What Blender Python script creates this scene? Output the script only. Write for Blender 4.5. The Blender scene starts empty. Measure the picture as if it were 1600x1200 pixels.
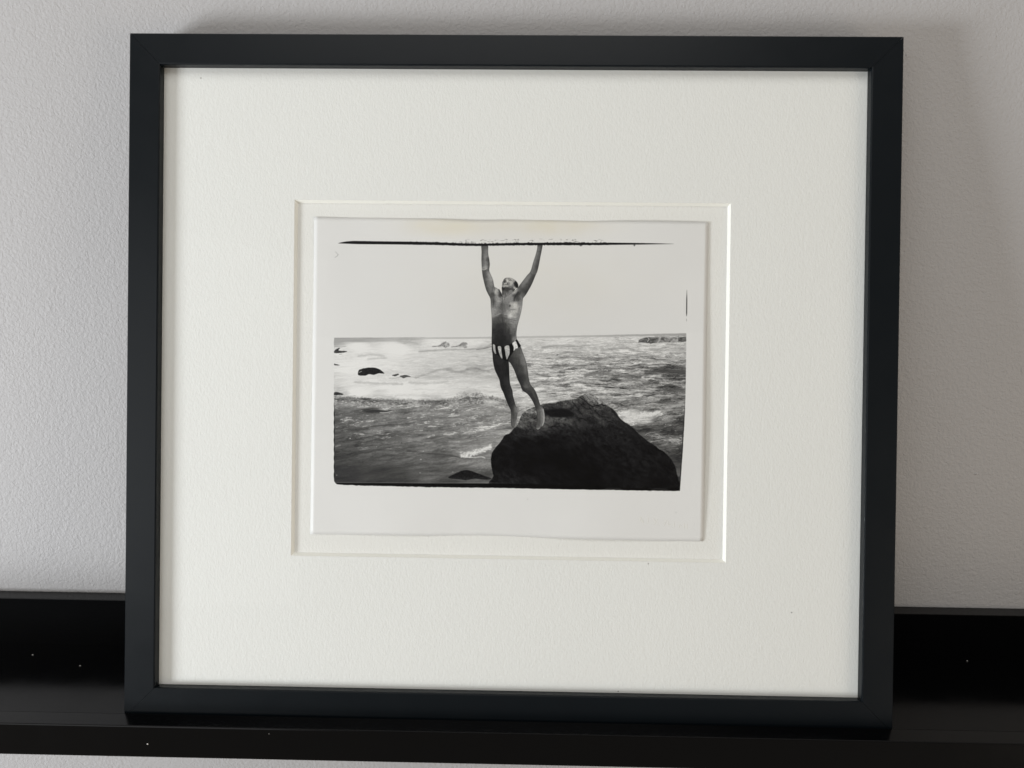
import bpy, bmesh, math, random
import numpy as np
from mathutils import Vector, Matrix

C = bpy.context.scene
# ---------------------------------------------------------------- camera
cam_d = bpy.data.cameras.new('camera'); cam = bpy.data.objects.new('camera', cam_d); C.collection.objects.link(cam)
cam.location = (0.260494, -0.554839, 0.319154); cam.rotation_euler = (1.375953, -0.008933, 0.019511); cam_d.lens = 26.923894
cam_d.sensor_width = 36; cam_d.clip_start = .01; cam_d.clip_end = 50
C.camera = cam
# ---------------------------------------------------------------- light: a dim room and one window, low on the left
W = bpy.data.worlds.new('World'); C.world = W; W.use_nodes = True
bg = W.node_tree.nodes['Background']; bg.inputs[0].default_value = (1.0, .885, .75, 1); bg.inputs[1].default_value = .205


def window_light(name, loc, target, sx, sy, power, col):
    d = bpy.data.lights.new(name, 'AREA'); d.shape = 'RECTANGLE'; d.size = sx; d.size_y = sy; d.energy = power; d.color = col
    o = bpy.data.objects.new(name, d); C.collection.objects.link(o); o.location = loc
    o.rotation_euler = (Vector(target) - Vector(loc)).to_track_quat('-Z', 'Y').to_euler()
    return o


window_light('window_light', (-1.40, -.90, -.17), (.25, -.06, .22), .48, .42, 33, (.95, .975, 1.0))
window_light('ceiling_bounce', (.1, -1.35, 2.15), (.25, -.05, .2), 1.7, 1.3, 21, (1.0, .985, .96))
window_light('floor_bounce', (2.2, -1.3, -.35), (.5, 0, .1), 1.2, 1.2, 14, (1.0, .85, .68))
window_light('room_bounce', (-1.2, -2.3, .5), (.25, -.05, .2), 1.4, 1.4, 8, (.96, .98, 1.0))
vs = C.view_settings; vs.view_transform = 'Standard'; vs.look = 'None'; vs.gamma = 1; vs.exposure = 0; vs.use_curve_mapping = False


# ---------------------------------------------------------------- helpers
def link(o, parent=None):
    C.collection.objects.link(o)
    if parent: o.parent = parent
    return o


def mesh_obj(name, verts, faces, mat, parent=None, smooth_=False, bevel=0, seg=2):
    me = bpy.data.meshes.new(name); me.from_pydata([tuple(v) for v in verts], [], faces); me.update()
    bm = bmesh.new(); bm.from_mesh(me)
    bmesh.ops.recalc_face_normals(bm, faces=bm.faces)
    if bevel:
        bmesh.ops.bevel(bm, geom=bm.edges[:], offset=bevel, segments=seg, affect='EDGES', profile=.5)
    bm.to_mesh(me); bm.free()
    me.materials.append(mat)
    if smooth_:
        for p in me.polygons: p.use_smooth = True
        me.set_sharp_from_angle(angle=math.radians(38))
    return link(bpy.data.objects.new(name, me), parent)


def box(name, x0, x1, y0, y1, z0, z1, mat, parent=None, bevel=0):
    v = [(x, y, z) for x in (x0, x1) for y in (y0, y1) for z in (z0, z1)]
    f = [(0, 1, 3, 2), (4, 6, 7, 5), (0, 4, 5, 1), (2, 3, 7, 6), (0, 2, 6, 4), (1, 5, 7, 3)]
    return mesh_obj(name, v, f, mat, parent, bevel=bevel)


def root(name, label, cat, loc=(0, 0, 0), rot=(0, 0, 0), group=None):
    o = bpy.data.objects.new(name, None); link(o); o.location = loc; o.rotation_euler = rot; o.empty_display_size = .02
    o['label'] = label; o['category'] = cat
    if group: o['group'] = group
    return o


class Mat:
    def __init__(s, name, col=(.8, .8, .8), rough=.5, spec=.5):
        s.m = bpy.data.materials.new(name); s.m.use_nodes = True; s.nt = s.m.node_tree; s.N = s.nt.nodes; s.L = s.nt.links
        s.b = s.N['Principled BSDF']; s.b.inputs['Base Color'].default_value = (*col, 1); s.b.inputs['Roughness'].default_value = rough
        s.b.inputs['Specular IOR Level'].default_value = spec
        s.tc = s.N.new('ShaderNodeTexCoord'); s.bump_out = None

    def noise(s, scale, detail=4, rough=.5, coord='Object', stretch=None, dist=0):
        n = s.N.new('ShaderNodeTexNoise'); n.inputs['Scale'].default_value = scale; n.inputs['Detail'].default_value = detail
        n.inputs['Roughness'].default_value = rough; n.inputs['Distortion'].default_value = dist
        if stretch:
            mp = s.N.new('ShaderNodeMapping'); mp.inputs['Scale'].default_value = stretch
            s.L.new(s.tc.outputs[coord], mp.inputs['Vector']); s.L.new(mp.outputs[0], n.inputs['Vector'])
        else:
            s.L.new(s.tc.outputs[coord], n.inputs['Vector'])
        return n.outputs['Fac']

    def ramp(s, src, stops):
        r = s.N.new('ShaderNodeValToRGB'); e = r.color_ramp.elements
        e[0].position, e[0].color = stops[0][0], (*stops[0][1], 1); e[1].position, e[1].color = stops[-1][0], (*stops[-1][1], 1)
        for p, c in stops[1:-1]:
            k = e.new(p); k.color = (*c, 1)
        s.L.new(src, r.inputs[0]); return r.outputs[0]

    def maprange(s, src, a, b, c, d):
        r = s.N.new('ShaderNodeMapRange'); s.L.new(src, r.inputs[0])
        for i, v in enumerate((a, b, c, d)): r.inputs[i + 1].default_value = v
        return r.outputs[0]

    def bump(s, src, dist, strength=1.0):
        n = s.N.new('ShaderNodeBump'); n.inputs['Distance'].default_value = dist; n.inputs['Strength'].default_value = strength
        s.L.new(src, n.inputs['Height'])
        if s.bump_out: s.L.new(s.bump_out, n.inputs['Normal'])
        s.bump_out = n.outputs[0]; s.L.new(n.outputs[0], s.b.inputs['Normal'])
        return s


# painted wall with the fine orange peel a roller leaves
wallm = Mat('wall_paint', (.58, .575, .57), .62, .3)
wallm.L.new(wallm.ramp(wallm.noise(4.5, 4), [(.3, (.424, .422, .428)), (.7, (.438, .436, .442))]), wallm.b.inputs['Base Color'])
wallm.bump(wallm.noise(420, 3, .6, dist=.5), .0011, .62).bump(wallm.noise(150, 2, .5), .0010, .28).bump(wallm.noise(14, 2, .5), .004, .10)
# satin black lacquer of the moulding
frm = Mat('black_lacquer', (.0036, .0058, .0080), .34, .22)
frm.L.new(frm.maprange(frm.noise(38, 5, .6), .3, .7, .28, .34), frm.b.inputs['Roughness'])
frm.bump(frm.noise(900, 2, .5), .00004, .5)
# black foil of the ledge
ldg = Mat('ledge_foil', (.0010, .0012, .0016), .24, .26)
ldg.L.new(ldg.maprange(ldg.noise(26, 6, .65), .3, .75, .13, .22), ldg.b.inputs['Roughness'])
ldg.bump(ldg.noise(700, 2, .5), .00003, .5)
edgm = Mat('ledge_edge_foil', (.009, .009, .0095), .5, .45)
# mat board: cold pressed cotton paper
def cotton(name, col):
    m = Mat(name, col, .9, .15)
    m.bump(m.noise(850, 3, .65, stretch=(1, 1.0, .5), dist=.3), .00045, .55).bump(m.noise(300, 2, .5), .0005, .22)
    m.L.new(m.ramp(m.noise(9, 3), [(.3, tuple(c * .985 for c in col)), (.7, col)]), m.b.inputs['Base Color'])
    return m
matm = cotton('cotton_mat_board', (.78, .785, .782))
mntm = cotton('cotton_mount_board', (.78, .778, .768))
bevm = Mat('mat_core', (.90, .895, .86), .85, .15)
kraft = Mat('kraft_paper', (.30, .22, .14), .9, .2)
dustm = Mat('dust_lint', (.75, .74, .72), .9, .1)
specm = Mat('dark_fleck', (.12, .11, .10), .9, .1)
# clear glazing: thin pane, clear straight through with a faint surface reflection
gl = Mat('picture_glass'); gl.N.remove(gl.b)
tr = gl.N.new('ShaderNodeBsdfTransparent'); tr.inputs[0].default_value = (.985, .99, .985, 1)
gs = gl.N.new('ShaderNodeBsdfGlossy'); gs.inputs['Roughness'].default_value = .02
lw = gl.N.new('ShaderNodeLayerWeight'); lw.inputs['Blend'].default_value = .5      # facing: the same from both sides of the pane
pw = gl.N.new('ShaderNodeMath'); pw.operation = 'POWER'; gl.L.new(lw.outputs['Facing'], pw.inputs[0]); pw.inputs[1].default_value = 5
fz = gl.N.new('ShaderNodeMath'); fz.operation = 'MULTIPLY_ADD'; gl.L.new(pw.outputs[0], fz.inputs[0]); fz.inputs[1].default_value = .35; fz.inputs[2].default_value = .004
mx = gl.N.new('ShaderNodeMixShader'); gl.L.new(fz.outputs[0], mx.inputs[0]); gl.L.new(tr.outputs[0], mx.inputs[1]); gl.L.new(gs.outputs[0], mx.inputs[2])
gl.L.new(mx.outputs[0], gl.N['Material Output'].inputs[0])

# ---------------------------------------------------------------- the wall
wall = mesh_obj('wall', [(-2.2, 0, -1.6), (2.8, 0, -1.6), (2.8, 0, 1.9), (-2.2, 0, 1.9), (-2.2, .1, -1.6), (2.8, .1, -1.6), (2.8, .1, 1.9), (-2.2, .1, 1.9)],
                [(0, 1, 2, 3), (7, 6, 5, 4), (0, 4, 5, 1), (1, 5, 6, 2), (2, 6, 7, 3), (3, 7, 4, 0)], wallm.m)
wall['kind'] = 'structure'
# ledge: depth, lip thickness, lip height above the shelf, lip face height, back panel height and thickness
D, TL, LIP, FH, HB, TB = 0.123494, 0.013124, 0.009074, 0.022419, 0.037928, 0.012266
# frame: height, moulding width, rabbet depth, moulding depth, distance of its foot from the wall
FH_, w_, DM, FT, B = 0.447494, 0.020197, 0.006147, 0.027, 0.083141
WIN = (0.107237, 0.392948, 0.106862, 0.341398)
PC = [(0.11999, 0.33041), (0.37888, 0.32933), (0.37854, 0.12048), (0.11932, 0.12079)]
STAMP_AT = (0.336821, 0.136049), (0.370354, 0.131949)
FLECKS = [(0.342465, 0.105339, .00035), (0.436208, 0.075083, .00035), (0.323948, 0.02132, .00035), (0.044527, 0.420718, .00035)]


def nib(name, px, pz, rx, rz, h, mat, parent):
    v = [(px, -h, pz)]; f = []
    for i in range(10):
        a = i * math.tau / 10; r = 1 + .25 * math.sin(3 * a + px * 900)
        v.append((px + rx * r * math.cos(a), -.00005, pz + rz * r * math.sin(a)))
    for i in range(10): f.append((0, 1 + i, 1 + (i + 1) % 10))
    return mesh_obj(name, v, f, mat, parent, True)


for (px, pz, rx, rz) in ((.5978, .1459, .0019, .0008), (.6211, .2248, .0009, .0030), (.5146, .4392, .0005, .0009)):
    nib('paint_nib', px, pz, rx, rz, .0006, wallm.m, wall)

# ---------------------------------------------------------------- the ledge
X0, X1 = -1.0, 1.5
led = root('picture_ledge', 'long black wall ledge with raised front lip, running under the framed photograph', 'ledge', (0, 0, 0))
zb = LIP - FH
box('back_panel', X0, X1, -TB, -.0002, -.0005, HB, ldg.m, led, .0004)
box('shelf_board', X0, X1, -(D - TL) - .0003, -.0002, zb + .0006, -.0008 + .0008, ldg.m, led, .0002)
box('front_lip', X0, X1, -D, -(D - TL), zb, LIP, ldg.m, led, .0008)
for i, (x, y, z, rx, ry, rz, what, n) in enumerate((
        (-.1123, -.0294, .0003, .0008, .0005, .0003, 'tiny white dust speck on the ledge left of the frame, nearest the back panel', 'dust_speck'),
        (-.0681, -.0429, .0003, .0009, .0004, .0003, 'tiny white dust speck on the ledge floor close to the left side of the frame', 'dust_speck'),
        (.022, -D - .0003, -.0034, .0007, .0003, .0005, 'white dust speck on the front face of the ledge below the lower left frame corner', 'dust_speck'),
        (.1005, -D - .0002, .0055, .0003, .0002, .0002, 'faint dust speck high on the front face of the ledge, right of the bright one', 'dust_speck'),
        (.6016, -.0135, .0004, .0006, .0004, .0004, 'tiny pale dust speck against the back panel right of the frame', 'dust_speck'))):
    v = []; f = []
    rnd = random.Random(i); n_ = 6
    for k, (lz, rr) in enumerate(((-.6, .7), (.1, 1), (.7, .55))):
        for j in range(n_):
            a = j * math.tau / n_ + k * .4; q = .75 * rr * (.75 + .5 * rnd.random())
            v.append((rx * q * math.cos(a), ry * q * math.sin(a), rz * lz))
    for k in range(2):
        for j in range(n_): f.append((k * n_ + j, k * n_ + (j + 1) % n_, (k + 1) * n_ + (j + 1) % n_, (k + 1) * n_ + j))
    f.append(tuple(range(n_))[::-1]); f.append(tuple(range(2 * n_, 3 * n_)))
    o = mesh_obj(n, v, f, dustm.m, None, True); o.location = (x, y, z + (rz * .5 if y > -D else 0)); o['label'] = what; o['category'] = 'dust speck'; o['group'] = 'dust specks on the ledge'

# ---------------------------------------------------------------- the framed picture, leaning on the wall
FW = .5
TH = math.asin(B / FH_)
fr = root('framed_picture', 'near-square black frame with wide white mat around a small seaside print, leaning on the wall', 'picture frame', (0, -B, 0), (-TH, 0, 0))
# frame space: x across, z up, y towards the wall; the face of the moulding is y = -T


def bar(name, a, b, side, parent):
    """one moulding length, mitred: profile points are (inset from the outer edge, depth y)"""
    t = FT
    r = .0009
    prof = [(.0006, -t), (w_ - r, -t), (w_ - r * .3, -t + r * .3), (w_, -t + r), (w_, -t + DM + .0025), (w_ - .006, -t + DM + .0025), (w_ - .006, -.002), (.0022, 0), (0, -.0015), (0, -t + .0007)]
    g = .00009
    def P(p, end):
        ins, y = p
        if side == 'bottom': return (ins + g, y, ins) if end == 0 else (FW - ins - g, y, ins)
        if side == 'top': return (ins + g, y, FH_ - ins) if end == 0 else (FW - ins - g, y, FH_ - ins)
        if side == 'left': return (ins, y, ins + g) if end == 0 else (ins, y, FH_ - ins - g)
        return (FW - ins, y, ins + g) if end == 0 else (FW - ins, y, FH_ - ins - g)
    n = len(prof); v = [P(p, 0) for p in prof] + [P(p, 1) for p in prof]
    f = [(i, (i + 1) % n, n + (i + 1) % n, n + i) for i in range(n)] + [tuple(range(n))[::-1], tuple(range(n, 2 * n))]
    return mesh_obj(name, v, f, frm.m, parent)


bar('frame_rail', 0, 0, 'top', fr); bar('frame_rail', 0, 0, 'bottom', fr)
bar('frame_stile', 0, 0, 'left', fr); bar('frame_stile', 0, 0, 'right', fr)
i0 = w_ - .0055
ym = -FT + DM                      # front face of the mat
MT = .0022                         # its thickness
GZ = .0016
box('backing_panel', i0, FW - i0, -.004, -.0026, i0, FH_ - i0, kraft.m, fr)
mount = box('mount_board', i0, FW - i0, ym + MT + .00005, ym + MT + .0016, i0, FH_ - i0, mntm.m, fr)
# window mat with its bevelled opening
wx0, wx1, wz0, wz1 = WIN
bv = .00170
o4 = [(i0, i0), (FW - i0, i0), (FW - i0, FH_ - i0), (i0, FH_ - i0)]
c4 = [(wx0, wz0), (wx1, wz0), (wx1, wz1), (wx0, wz1)]
d4 = [(wx0 + bv, wz0 + bv), (wx1 - bv, wz0 + bv), (wx1 - bv, wz1 - bv), (wx0 + bv, wz1 - bv)]
v = [(x, ym, z) for x, z in o4] + [(x, ym, z) for x, z in c4] + [(x, ym + MT, z) for x, z in o4] + [(x, ym + MT, z) for x, z in c4]
f = []
for i in range(4):
    j = (i + 1) % 4
    f += [(i, j, 4 + j, 4 + i), (8 + j, 8 + i, 12 + i, 12 + j), (i, 8 + i, 8 + j, j), (4 + i, 4 + j, 12 + j, 12 + i)]
mb = mesh_obj('mat_board', v, f, matm.m, fr)
for i in range(4):
    j = (i + 1) % 4
    k = .00002
    mid = ((c4[i][0] + c4[j][0]) / 2 - FW / 2, (c4[i][1] + c4[j][1]) / 2 - (wz0 + wz1) / 2)
    s_ = [k * (abs(m) > .05) * (1 if m > 0 else -1) for m in mid]
    q = []
    for e in (i, j):
        q += [(c4[e][0] - s_[0], ym + k, c4[e][1] - s_[1]), (d4[e][0], ym + MT, d4[e][1]), (c4[e][0] - s_[0], ym + MT - k, c4[e][1] - s_[1])]
    mesh_obj('mat_bevel', q, [(0, 1, 4, 3), (1, 2, 5, 4), (2, 0, 3, 5), (0, 2, 1), (3, 4, 5)], bevm.m, mb)
# three flecks caught on the paper
for (x, z, r) in FLECKS:
    v = [(x + r * (1 + .4 * math.sin(k * 5)) * math.cos(k * math.tau / 7), ym - .0001, z + r * math.sin(k * math.tau / 7)) for k in range(7)] + [(x, ym - .0003, z)]
    mesh_obj('paper_fleck', v, [(k, (k + 1) % 7, 7) for k in range(7)] , specm.m, mb)
# glass
box('glass_pane', i0, FW - i0, ym - GZ, ym - GZ + .0012, i0, FH_ - i0, gl.m, fr)


# ---------------------------------------------------------------- printed picture (numpy raster)
ART_W, ART_H = 1760, 1408
# corners of the sheet in the drawing units used below: top-left, top-right, bottom-right, bottom-left
QUAD = [(491, 339), (1107.2, 347), (1099.2, 845.6), (484.3, 835)]


def homography(src, dst):
    A = []
    b = []
    for (x, y), (u, v) in zip(src, dst):
        A.append([x, y, 1, 0, 0, 0, -u * x, -u * y]); b.append(u)
        A.append([0, 0, 0, x, y, 1, -v * x, -v * y]); b.append(v)
    h = np.linalg.solve(np.array(A, float), np.array(b, float))
    return np.append(h, 1).reshape(3, 3)


def lattice(seed):
    return np.random.default_rng(seed).random((256, 256)).astype(np.float32)


_LAT = [lattice(s) for s in range(12)]


def vnoise(u, v, k=0):
    L = _LAT[k % 12]
    iu = np.floor(u).astype(np.int32); iv = np.floor(v).astype(np.int32)
    fu = u - iu; fv = v - iv
    fu = fu * fu * (3 - 2 * fu); fv = fv * fv * (3 - 2 * fv)
    a = L[iv & 255, iu & 255]; b = L[iv & 255, (iu + 1) & 255]
    c = L[(iv + 1) & 255, iu & 255]; d = L[(iv + 1) & 255, (iu + 1) & 255]
    return (a * (1 - fu) + b * fu) * (1 - fv) + (c * (1 - fu) + d * fu) * fv


def fbm(u, v, o=4, k=0, g=0.55):
    s = 0; a = 1.0; t = 0
    for i in range(o):
        s = s + a * vnoise(u * 2.03 ** i + 17.3 * i, v * 2.03 ** i + 7.1 * i, k + i); t += a; a *= g
    return s / t


def smooth(e0, e1, x):
    t = np.clip((x - e0) / (e1 - e0), 0, 1)
    return t * t * (3 - 2 * t)


def curve(pts, n=5, closed=True):
    P = np.array(pts, float); N = len(P); out = []
    rng_ = range(N if closed else N - 1)
    for i in rng_:
        if closed:
            a, b, c, d = P[(i - 1) % N], P[i], P[(i + 1) % N], P[(i + 2) % N]
        else:
            a, b, c, d = P[max(i - 1, 0)], P[i], P[i + 1], P[min(i + 2, N - 1)]
        for t in np.linspace(0, 1, n, endpoint=False):
            out.append(.5 * ((2 * b) + (c - a) * t + (2 * a - 5 * b + 4 * c - d) * t * t + (3 * b - a - 3 * c + d) * t ** 3))
    if not closed:
        out.append(P[-1])
    return np.array(out)


class Sheet:
    def __init__(s):
        H = homography([(0, 0), (ART_W, 0), (ART_W, ART_H), (0, ART_H)], QUAD)
        jj, ii = np.meshgrid(np.arange(ART_W) + .5, np.arange(ART_H) + .5)
        w = H[2, 0] * jj + H[2, 1] * ii + 1
        s.X = ((H[0, 0] * jj + H[0, 1] * ii + H[0, 2]) / w).astype(np.float32)
        s.Y = ((H[1, 0] * jj + H[1, 1] * ii + H[1, 2]) / w).astype(np.float32)
        s.Hi = np.linalg.inv(H)
        s.T = np.full(s.X.shape, 216.0, np.float32)

    def box(s, P, pad):
        P = np.asarray(P, float)
        c = np.array([[P[:, 0].min() - pad, P[:, 1].min() - pad], [P[:, 0].max() + pad, P[:, 1].min() - pad],
                      [P[:, 0].max() + pad, P[:, 1].max() + pad], [P[:, 0].min() - pad, P[:, 1].max() + pad]])
        q = np.c_[c, np.ones(4)] @ s.Hi.T
        q = q[:, :2] / q[:, 2:]
        x0, y0 = np.floor(q.min(0)).astype(int); x1, y1 = np.ceil(q.max(0)).astype(int)
        return slice(max(y0, 0), min(y1, ART_H)), slice(max(x0, 0), min(x1, ART_W))

    def sdf(s, P, sl, closed=True):
        X = s.X[sl]; Y = s.Y[sl]
        D = np.full(X.shape, 1e9, np.float32); I = np.zeros(X.shape, bool)
        n = len(P)
        for i in range(n if closed else n - 1):
            ax, ay = P[i]; bx, by = P[(i + 1) % n]
            dx, dy = bx - ax, by - ay
            L = dx * dx + dy * dy + 1e-12
            t = np.clip(((X - ax) * dx + (Y - ay) * dy) / L, 0, 1)
            D = np.minimum(D, (X - ax - t * dx) ** 2 + (Y - ay - t * dy) ** 2)
            if closed and by != ay:
                c = ((ay > Y) != (by > Y)) & (X < dx * (Y - ay) / dy + ax)
                I ^= c
        D = np.sqrt(D)
        return np.where(I, -D, D) if closed else D

    def fill(s, pts, tone, soft=.35, n=5, rough=0, rs=3., k=3, alpha=1.0, straight=False):
        P = np.array(pts, float) if straight else curve(pts, n)
        sl = s.box(P, 3 + rough)
        d = s.sdf(P, sl)
        if rough:
            d = d + rough * (fbm(s.X[sl] / rs, s.Y[sl] / rs, 3, k) - .5) * 2
        m = (1 - smooth(-soft, soft, d)) * alpha
        t = tone(s.X[sl], s.Y[sl], d) if callable(tone) else tone
        s.T[sl] = s.T[sl] * (1 - m) + t * m
        return d

    def stroke(s, pts, tone, w=.5, soft=.5, alpha=1.0, n=5, rough=0):
        P = curve(pts, n, False)
        sl = s.box(P, w + soft + 1)
        d = s.sdf(P, sl, False)
        if rough:
            g = fbm(s.X[sl] / 5, s.Y[sl] / 1.3, 4, 2, .75) - .5
            d = np.maximum(d + rough * 5 * g, 0)
        m = (1 - smooth(w - soft * .5, w + soft, d)) * alpha
        s.T[sl] = s.T[sl] * (1 - m) + tone * m

    def blob(s, x, y, rx, ry, tone, alpha=1.0, ang=0.0):
        c, q = np.cos(np.radians(ang)), np.sin(np.radians(ang))
        r = max(rx, ry) * 2.6
        sl = s.box([(x - r, y - r), (x + r, y + r)], 0)
        X = s.X[sl] - x; Y = s.Y[sl] - y
        m = np.exp(-((X * c + Y * q) / rx) ** 2 - ((-X * q + Y * c) / ry) ** 2) * alpha
        s.T[sl] = s.T[sl] * (1 - m) + tone * m


def field(X, Y, S, sx=20., sy=12., p=2.0):
    num = 0; den = 0
    if p == 0:                                        # soft blend for skin
        for x, y, t in S:
            r = ((X - x) / sx) ** 2 + ((Y - y) / sy) ** 2
            w = np.exp(-r) + .004 / (r + .5)
            num = num + w * t; den = den + w
        return num / den
    for x, y, t in S:
        r = ((X - x) / sx) ** 2 + ((Y - y) / sy) ** 2
        w = 1 / (r * r + .02) if p == 2 else 1 / (r + .05)
        num = num + w * t; den = den + w
    return num / den


def paint():
    s = Sheet(); X, Y = s.X, s.Y
    big = fbm(X / 60, Y / 50, 3, 1)
    # sky of the print: nearly paper white, a breath darker than the border
    inside = smooth(518, 534, X) * (1 - smooth(1060, 1076, X)) * smooth(382, 384, Y)
    s.T += (big - .5) * 3
    s.T -= inside * (1 + 4 * smooth(560, 800, X) * (1 - smooth(900, 1080, X)) * smooth(400, 500, Y))
    # ------------------------------------------------------------ sea
    hx = np.array([515, 600, 700, 800, 900, 1000, 1080]); hy = np.array([527.6, 526.9, 526.2, 525.1, 523.6, 521.9, 520.3])
    HZ = np.interp(X, hx, hy).astype(np.float32)
    q = np.maximum(Y - HZ, 0)
    wx = (fbm(X / 30, Y / 10, 4, 2, .6) - .5)
    wf = (fbm(X / 7, Y / 3, 3, 5, .6) - .5)
    SL = np.where(Y > 622, .10, .02) * (X - 790)          # swell lines climb to the right
    U = (X - 790 + 10 * wf) / (7 + q * .075)
    V = 24 * np.log(q + 26) + (SL + 7 * wx + 1.6 * wf) * 24 / (q + 26)
    n1 = fbm(U * .42, V * 1.25, 5, 0, .70)
    n2 = fbm(U * .8 + 40, V * 2.4 + 9, 4, 4, .7)
    n3 = fbm((X + 3 * wf) / 2.6, (Y + SL) / .95, 3, 7, .7)
    ridge = 1 - np.abs(2 * fbm(U * .45 + 9, V * 1.1 + 5, 4, 5, .72) - 1)
    S = [(522, 529, 150), (560, 529, 158), (640, 529, 175), (560, 540, 212), (620, 545, 214), (680, 535, 206), (740, 535, 205),
         (540, 552, 205), (600, 562, 206), (560, 575, 212), (650, 560, 198), (700, 555, 196), (740, 552, 186), (760, 545, 185),
         (620, 585, 198), (680, 580, 186), (720, 585, 184), (760, 580, 176), (560, 600, 206), (560, 612, 210), (620, 606, 212), (680, 606, 208),
         (720, 600, 200), (760, 606, 198), (640, 618, 208), (700, 614, 204), (770, 622, 196), (530, 617, 180),
         (530, 628, 120), (560, 632, 128), (620, 634, 138), (680, 632, 132), (740, 630, 128), (780, 640, 128),
         (530, 645, 98), (560, 645, 100), (620, 648, 116), (700, 650, 122), (760, 652, 132), (790, 655, 140),
         (530, 662, 92), (600, 664, 112), (680, 668, 118), (740, 668, 128), (775, 672, 140),
         (530, 690, 82), (600, 690, 96), (680, 692, 112), (740, 690, 130), (765, 694, 136),
         (530, 715, 68), (600, 715, 84), (680, 715, 98), (730, 718, 116), (755, 722, 118),
         (530, 740, 54), (600, 740, 66), (680, 742, 84), (720, 738, 88), (760, 742, 92), (530, 752, 46), (600, 752, 54), (700, 753, 70),
         (830, 530, 196), (880, 530, 200), (940, 530, 196), (980, 528, 178), (1060, 527, 158), (840, 545, 184), (900, 545, 182), (960, 545, 178), (1030, 545, 180), (1065, 545, 172),
         (840, 565, 176), (900, 565, 168), (960, 565, 160), (1020, 562, 158), (1065, 562, 150), (840, 585, 172), (900, 582, 156), (950, 585, 146), (1000, 582, 128), (1060, 580, 96),
         (850, 605, 180), (900, 600, 160), (960, 600, 144), (1010, 600, 136), (1062, 602, 122), (845, 620, 196), (870, 612, 182), (930, 612, 152), (980, 615, 140), (1040, 615, 124), (1062, 618, 112),
         (990, 632, 142), (1040, 634, 142), (1065, 632, 128), (985, 648, 190), (1005, 655, 190), (1030, 645, 150), (1060, 645, 128), (1030, 662, 98), (1062, 658, 86),
         (1010, 672, 86), (1040, 672, 84), (1065, 674, 80), (1030, 690, 108), (1062, 690, 100), (1040, 705, 88), (1062, 715, 70), (1064, 745, 84), (1030, 725, 80)]
    sea = field(X, Y, S, 16., 8.)
    amp = np.interp(sea, [40, 90, 130, 170, 214], [12, 34, 50, 56, 14]).astype(np.float32)
    right = smooth(760, 860, X)
    amp = amp * np.where(Y > 622, .62 + 0 * Y, 1) * (1 - .45 * (1 - right) * (1 - smooth(612, 626, Y)))
    amp = amp * (1 + .55 * right * smooth(545, 570, Y) * (1 - smooth(640, 700, Y)))
    sea = sea + np.where(sea > 150, (sea - 150) * .22, 0)
    sea = sea + 9 * right * (sea < 185) * (1 - smooth(650, 700, Y)) + 5 * (1 - right) * smooth(630, 660, Y)
    tone = sea + amp * (2.4 * (n1 - .5) + 2.0 * (n2 - .5)) + (n3 - .5) * amp * 1.0
    # dark ripple lines on the middle distance and broken foam on the near water
    tone -= right * 30 * smooth(.80, .99, ridge) * smooth(540, 560, Y) * (1 - .7 * smooth(630, 665, Y))
    near = smooth(622, 640, Y)
    foam = fbm(U * .8 + 11, V * 1.6 + 3, 5, 8, .8)
    tone += near * (1 - smooth(640, 735, Y)) * 95 * smooth(.58, .74, foam)
    tone -= near * 16 * smooth(.80, .98, ridge) * (1 - smooth(700, 745, Y))
    # the near wave's torn lip
    yc = np.interp(X, [521, 545, 560, 585, 620, 650, 685, 705, 722, 735, 750, 762, 776, 790], [619, 620.5, 622, 623.5, 625, 625.5, 626, 625, 622.5, 619.5, 619, 620.5, 620.5, 626]).astype(np.float32)
    yc = yc + 5.5 * (fbm(X / 5, Y / 9, 4, 4, .75) - .5) * (.7 + .9 * np.exp(-((X - 740) / 30) ** 2))
    lipm = smooth(-.3, .4, Y - yc) * (1 - smooth(3, 10 + 0 * Y, Y - yc)) * (X < 800)
    tone = np.where((X < 800) & (Y < yc) & (Y > 612), np.maximum(tone, 178 + 40 * (fbm(X / 3, Y / 2, 3, 8) - .3)), tone)
    tone -= lipm * (26 + 110 * (fbm(X / 2.4, Y / 1.5, 4, 6, .75) - .46))
    tone = np.clip(tone, 20, 224)
    # foam flecks
    fl = fbm(X / 1.6, Y / 1.1, 2, 9)
    tone += 70 * smooth(.80, .93, fl) * near * (1 - smooth(660, 735, Y))
    far = smooth(0, 1.2, q) * (1 - smooth(5.5, 7.5, q)) * (1 - smooth(560, 680, X))
    tone = tone * (1 - far) + (160 + 26 * (fbm(X / 20, Y / 1.2, 3, 3) - .5) + .05 * (X - 520)) * far
    far = smooth(0, 1.0, q) * (1 - smooth(2.2, 4.2, q)) * smooth(600, 700, X)
    tone = tone * (1 - far) + (182 - .11 * np.maximum(X - 860, 0)) * far
    m = smooth(-.4, .5, Y - HZ)
    s.T = s.T * (1 - m) + tone * m
    sea_tone = s.T.copy()

    # crest line of the near wave: splashes thrown up into the white
    rng = np.random.default_rng(5)
    crest = curve([(521, 621), (550, 622), (580, 624), (620, 625.5), (650, 626), (680, 627), (705, 625), (725, 621), (745, 619), (765, 622), (790, 627)], 8, False)
    for i in range(900):
        j = rng.integers(0, len(crest) - 1); x, y = crest[j]
        e = 1 + 2.2 * np.exp(-((x - 735) / 22) ** 2)
        yy = y + rng.normal(0, 1.2 * e) - .8 * e * rng.random()
        s.blob(x + rng.normal(0, 3), yy, .4 + rng.random() * .9, .3 + rng.random() * .5, 70 + rng.random() * 70, .25 + .4 * rng.random())
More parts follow.
